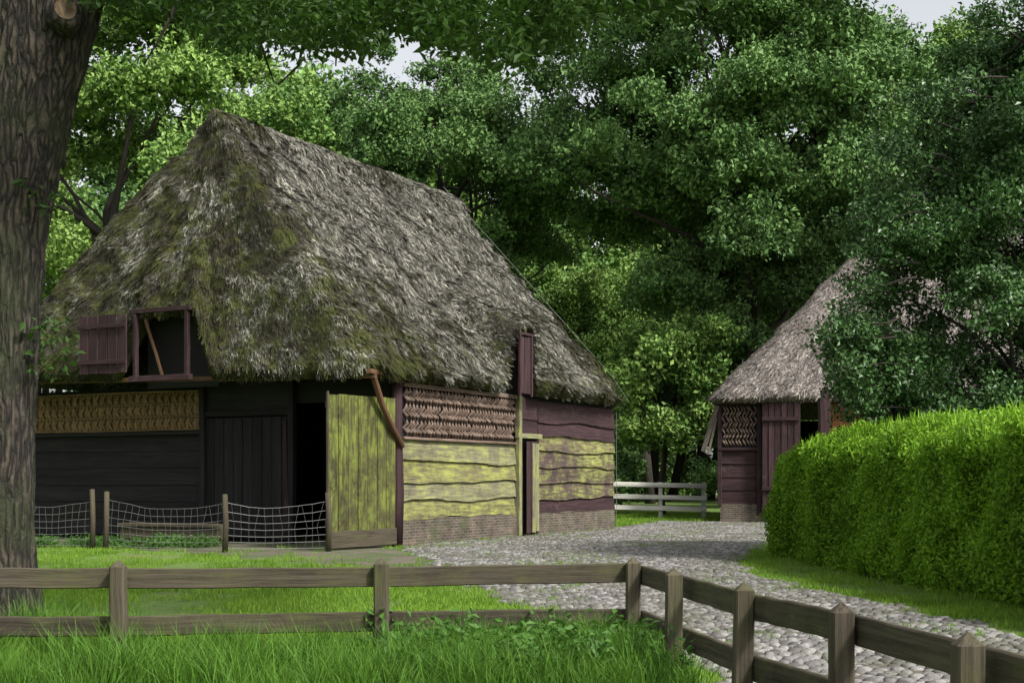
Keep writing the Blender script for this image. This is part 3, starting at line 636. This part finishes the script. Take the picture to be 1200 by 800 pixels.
for i in range(3):
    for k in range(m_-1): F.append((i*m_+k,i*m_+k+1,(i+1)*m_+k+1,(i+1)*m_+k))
F.append(tuple(range(m_))); mb.add(V,F); mb.build('hedge_dark_core',simple('hedge_inner',(.012,.02,.006)),hd)  # solid dark core added to block gaps, inner shade put in its colour
# ---------------------------------------------------------------- background mass
lb=[]
for i in range(430):
    y=rng.uniform(84,112); x=rng.uniform(-46,52); z=rng.uniform(2.5,29)*(.75+.35*noise.noise(Vector((x*.08,y*.05,3))))
    if abs(x-10)<5 and z<7: continue
    lb.append((np.array((x,y,z)),rng.uniform(2.2,3.8)))
for i in range(36): lb.append((np.array((rng.uniform(-30,2),rng.uniform(86,100),rng.uniform(17,28))),rng.uniform(1.8,3.0)))
random.shuffle(lb)
for i in range(110): lb.insert(0,(np.array((-60+i*1.2+rng.normal(),rng.uniform(122,135),rng.uniform(.5,9))),rng.uniform(2.2,3.6)))
bt=empty('background_trees'); mb=MB()
for i in range(45):
    x=rng.uniform(-45,55); y=rng.uniform(80,105); tube(mb,curve_pts((x,y,0),(x+rng.normal()*1.5,y,24),8,.04),list(np.linspace(.35,.1,8)),6,.1)
mb.build('trunks',M['limb'],bt,True)
k=int(len(lb)*.7)
scatter('foliage_light',lobe_pts(lb[:k],5.5),C_light,1.6,2.7,.8,bt); scatter('foliage_dark',lobe_pts(lb[k:],5.5),C_oak,1.6,2.7,.8,bt)
lb=[]
for i in range(60): lb.append((np.array((rng.uniform(-30,35),rng.uniform(70,80),rng.uniform(.6,2.6))),rng.uniform(.9,1.6)))
lb=[l for l in lb if not(abs(l[0][0]-8.8)<2.2)]
lb+=[(np.array((4.6,57,.9)),.9),(np.array((4.2,56,1.5)),.8),(np.array((5.2,64,3.4)),1.3),(np.array((4.6,65,5.0)),1.4),(np.array((5.8,66,4.6)),1.2),(np.array((4.8,63,1.8)),1.2)]
sh=empty('shrubbery'); scatter('shrub_foliage',lobe_pts(lb,18),C_oak,.8,1.3,.6,sh)
# ---------------------------------------------------------------- grass
def grid(x0,x1,y0,y1,st):
    gx,gy=np.meshgrid(np.arange(x0,x1,st),np.arange(y0,y1,st)); p=np.column_stack([gx.ravel(),gy.ravel()]); return p+rng.uniform(-.5,.5,p.shape)*st
g1=grid(-6.5,6.5,8.6,20,.21); g2=grid(-12,6.5,20,30.5,.32); g=np.vstack([g1,g2]); g=g[~inpoly(g,pathr)]
d=inpoly(g,dirt); g=g[(~d)|(rng.random(len(g))<.16)]
keep=[]
for q in g:
    thr=-.22+.014*(q[1]-10)
    keep.append(noise.noise(Vector((q[0]*.6,q[1]*.35,0)))+.4*noise.noise(Vector((q[0]*1.9,q[1]*1.2,4)))>thr or rng.random()<.22)
g=g[np.array(keep)]; gr=empty('grass')
scatter('lawn',[(x,y,0) for x,y in g],C_grass,.5,1.3,.15,gr,True)
g3=grid(2,9,47,60,.5); g3=np.vstack([g3,grid(2.6,7,43,52,.35)]); g3=g3[~inpoly(g3,pathr)]; scatter('far_grass',[(x,y,0) for x,y in g3],C_grass,1.2,2.2,.15,gr,True)
P=[]
for i in range(len(pathr)):
    x,y=pathr[i]
    if 6<y<46:
        for k in range(2): P.append((x+rng.normal()*.12,y+rng.normal()*.12,0))
for q in stoneP[rng.permutation(len(stoneP))[:3600]]:
    if q[1]>8 and noise.noise(Vector((q[0]*.5,q[1]*.35,7)))>.13: P.append((q[0]+sx/2,q[1]+sy/2,0))
for i in range(120):
    s_=rng.uniform(.2,11.8); o_=rng.uniform(.12,.3); P.append((-2.6+.47*s_+.883*o_,30.8+.883*s_-.47*o_,0))
C_joint=tufts('joint_grass',M['l_grass'],16,.07,.05,.008)
scatter('path_edge_grass',P,C_joint,.5,1.4,.2,gr,True)
P=[]
for i in range(540):
    x=rng.normal()*.9; y=rng.uniform(8.9,10.9)
    if -2.4<x<1.15: P.append((x,y,0))
for i in range(260): P.append((rng.uniform(-5.6,-1.8),rng.uniform(9.4,10.9),0))
for i in range(60): P.append((-4.9+rng.normal()*.6,12.7+rng.normal()*.4,0))
for i in range(160): P.append((rng.uniform(-3,1),10.55+rng.normal()*.15,0))
scatter('tall_grass',P,C_tall,.3,1.05,.25,gr,True)
P=[(rng.normal()*.6+.25,rng.uniform(9.3,10.9),rng.uniform(.05,.34)) for i in range(140)]
P+=[(rng.uniform(-11.5,-6.5),rng.uniform(29.8,31.2),rng.uniform(.02,.15)) for i in range(160)]
P=[p for p in P if p[1]>20 or p[0]<1.1]
scatter('weeds',P,C_weed,.6,1.1,.5,gr,True)
# ---------------------------------------------------------------- camera, light
cam=bpy.data.cameras.new('camera'); co=bpy.data.objects.new('camera',cam); sc.collection.objects.link(co); co.location=(0,0,CH); co.rotation_euler=(math.radians(90),0,0)
cam.sensor_width=36; cam.lens=36*FP/1200; cam.shift_y=162/1200; cam.clip_end=3000; cam.clip_start=.1; sc.camera=co
Ld=Vector((.55,-.50,.78)).normalized(); el=math.asin(Ld.z); az=math.atan2(Ld.x,Ld.y)
sl=bpy.data.lights.new('sun','SUN'); sl.energy=5.0; sl.angle=math.radians(8); sl.color=(1,.965,.90); so=bpy.data.objects.new('sun',sl); sc.collection.objects.link(so); so.rotation_euler=Ld.to_track_quat('Z','Y').to_euler()
w=bpy.data.worlds.new('World'); sc.world=w; w.use_nodes=True; nt=w.node_tree; nt.nodes.clear()
sk=N(nt,'ShaderNodeTexSky',sky_type='NISHITA'); sk.sun_disc=False; sk.sun_elevation=el; sk.sun_rotation=az; sk.dust_density=3
hs=N(nt,'ShaderNodeHueSaturation'); hs.inputs['Saturation'].default_value=.2; hs.inputs['Value'].default_value=1.5; L(nt,sk.outputs[0],hs.inputs['Color'])
bg=N(nt,'ShaderNodeBackground'); bg.inputs['Strength'].default_value=.15; L(nt,hs.outputs[0],bg.inputs[0]); wo=N(nt,'ShaderNodeOutputWorld'); L(nt,bg.outputs[0],wo.inputs[0])
sc.view_settings.view_transform='Standard'; sc.view_settings.look='None'; sc.view_settings.exposure=0
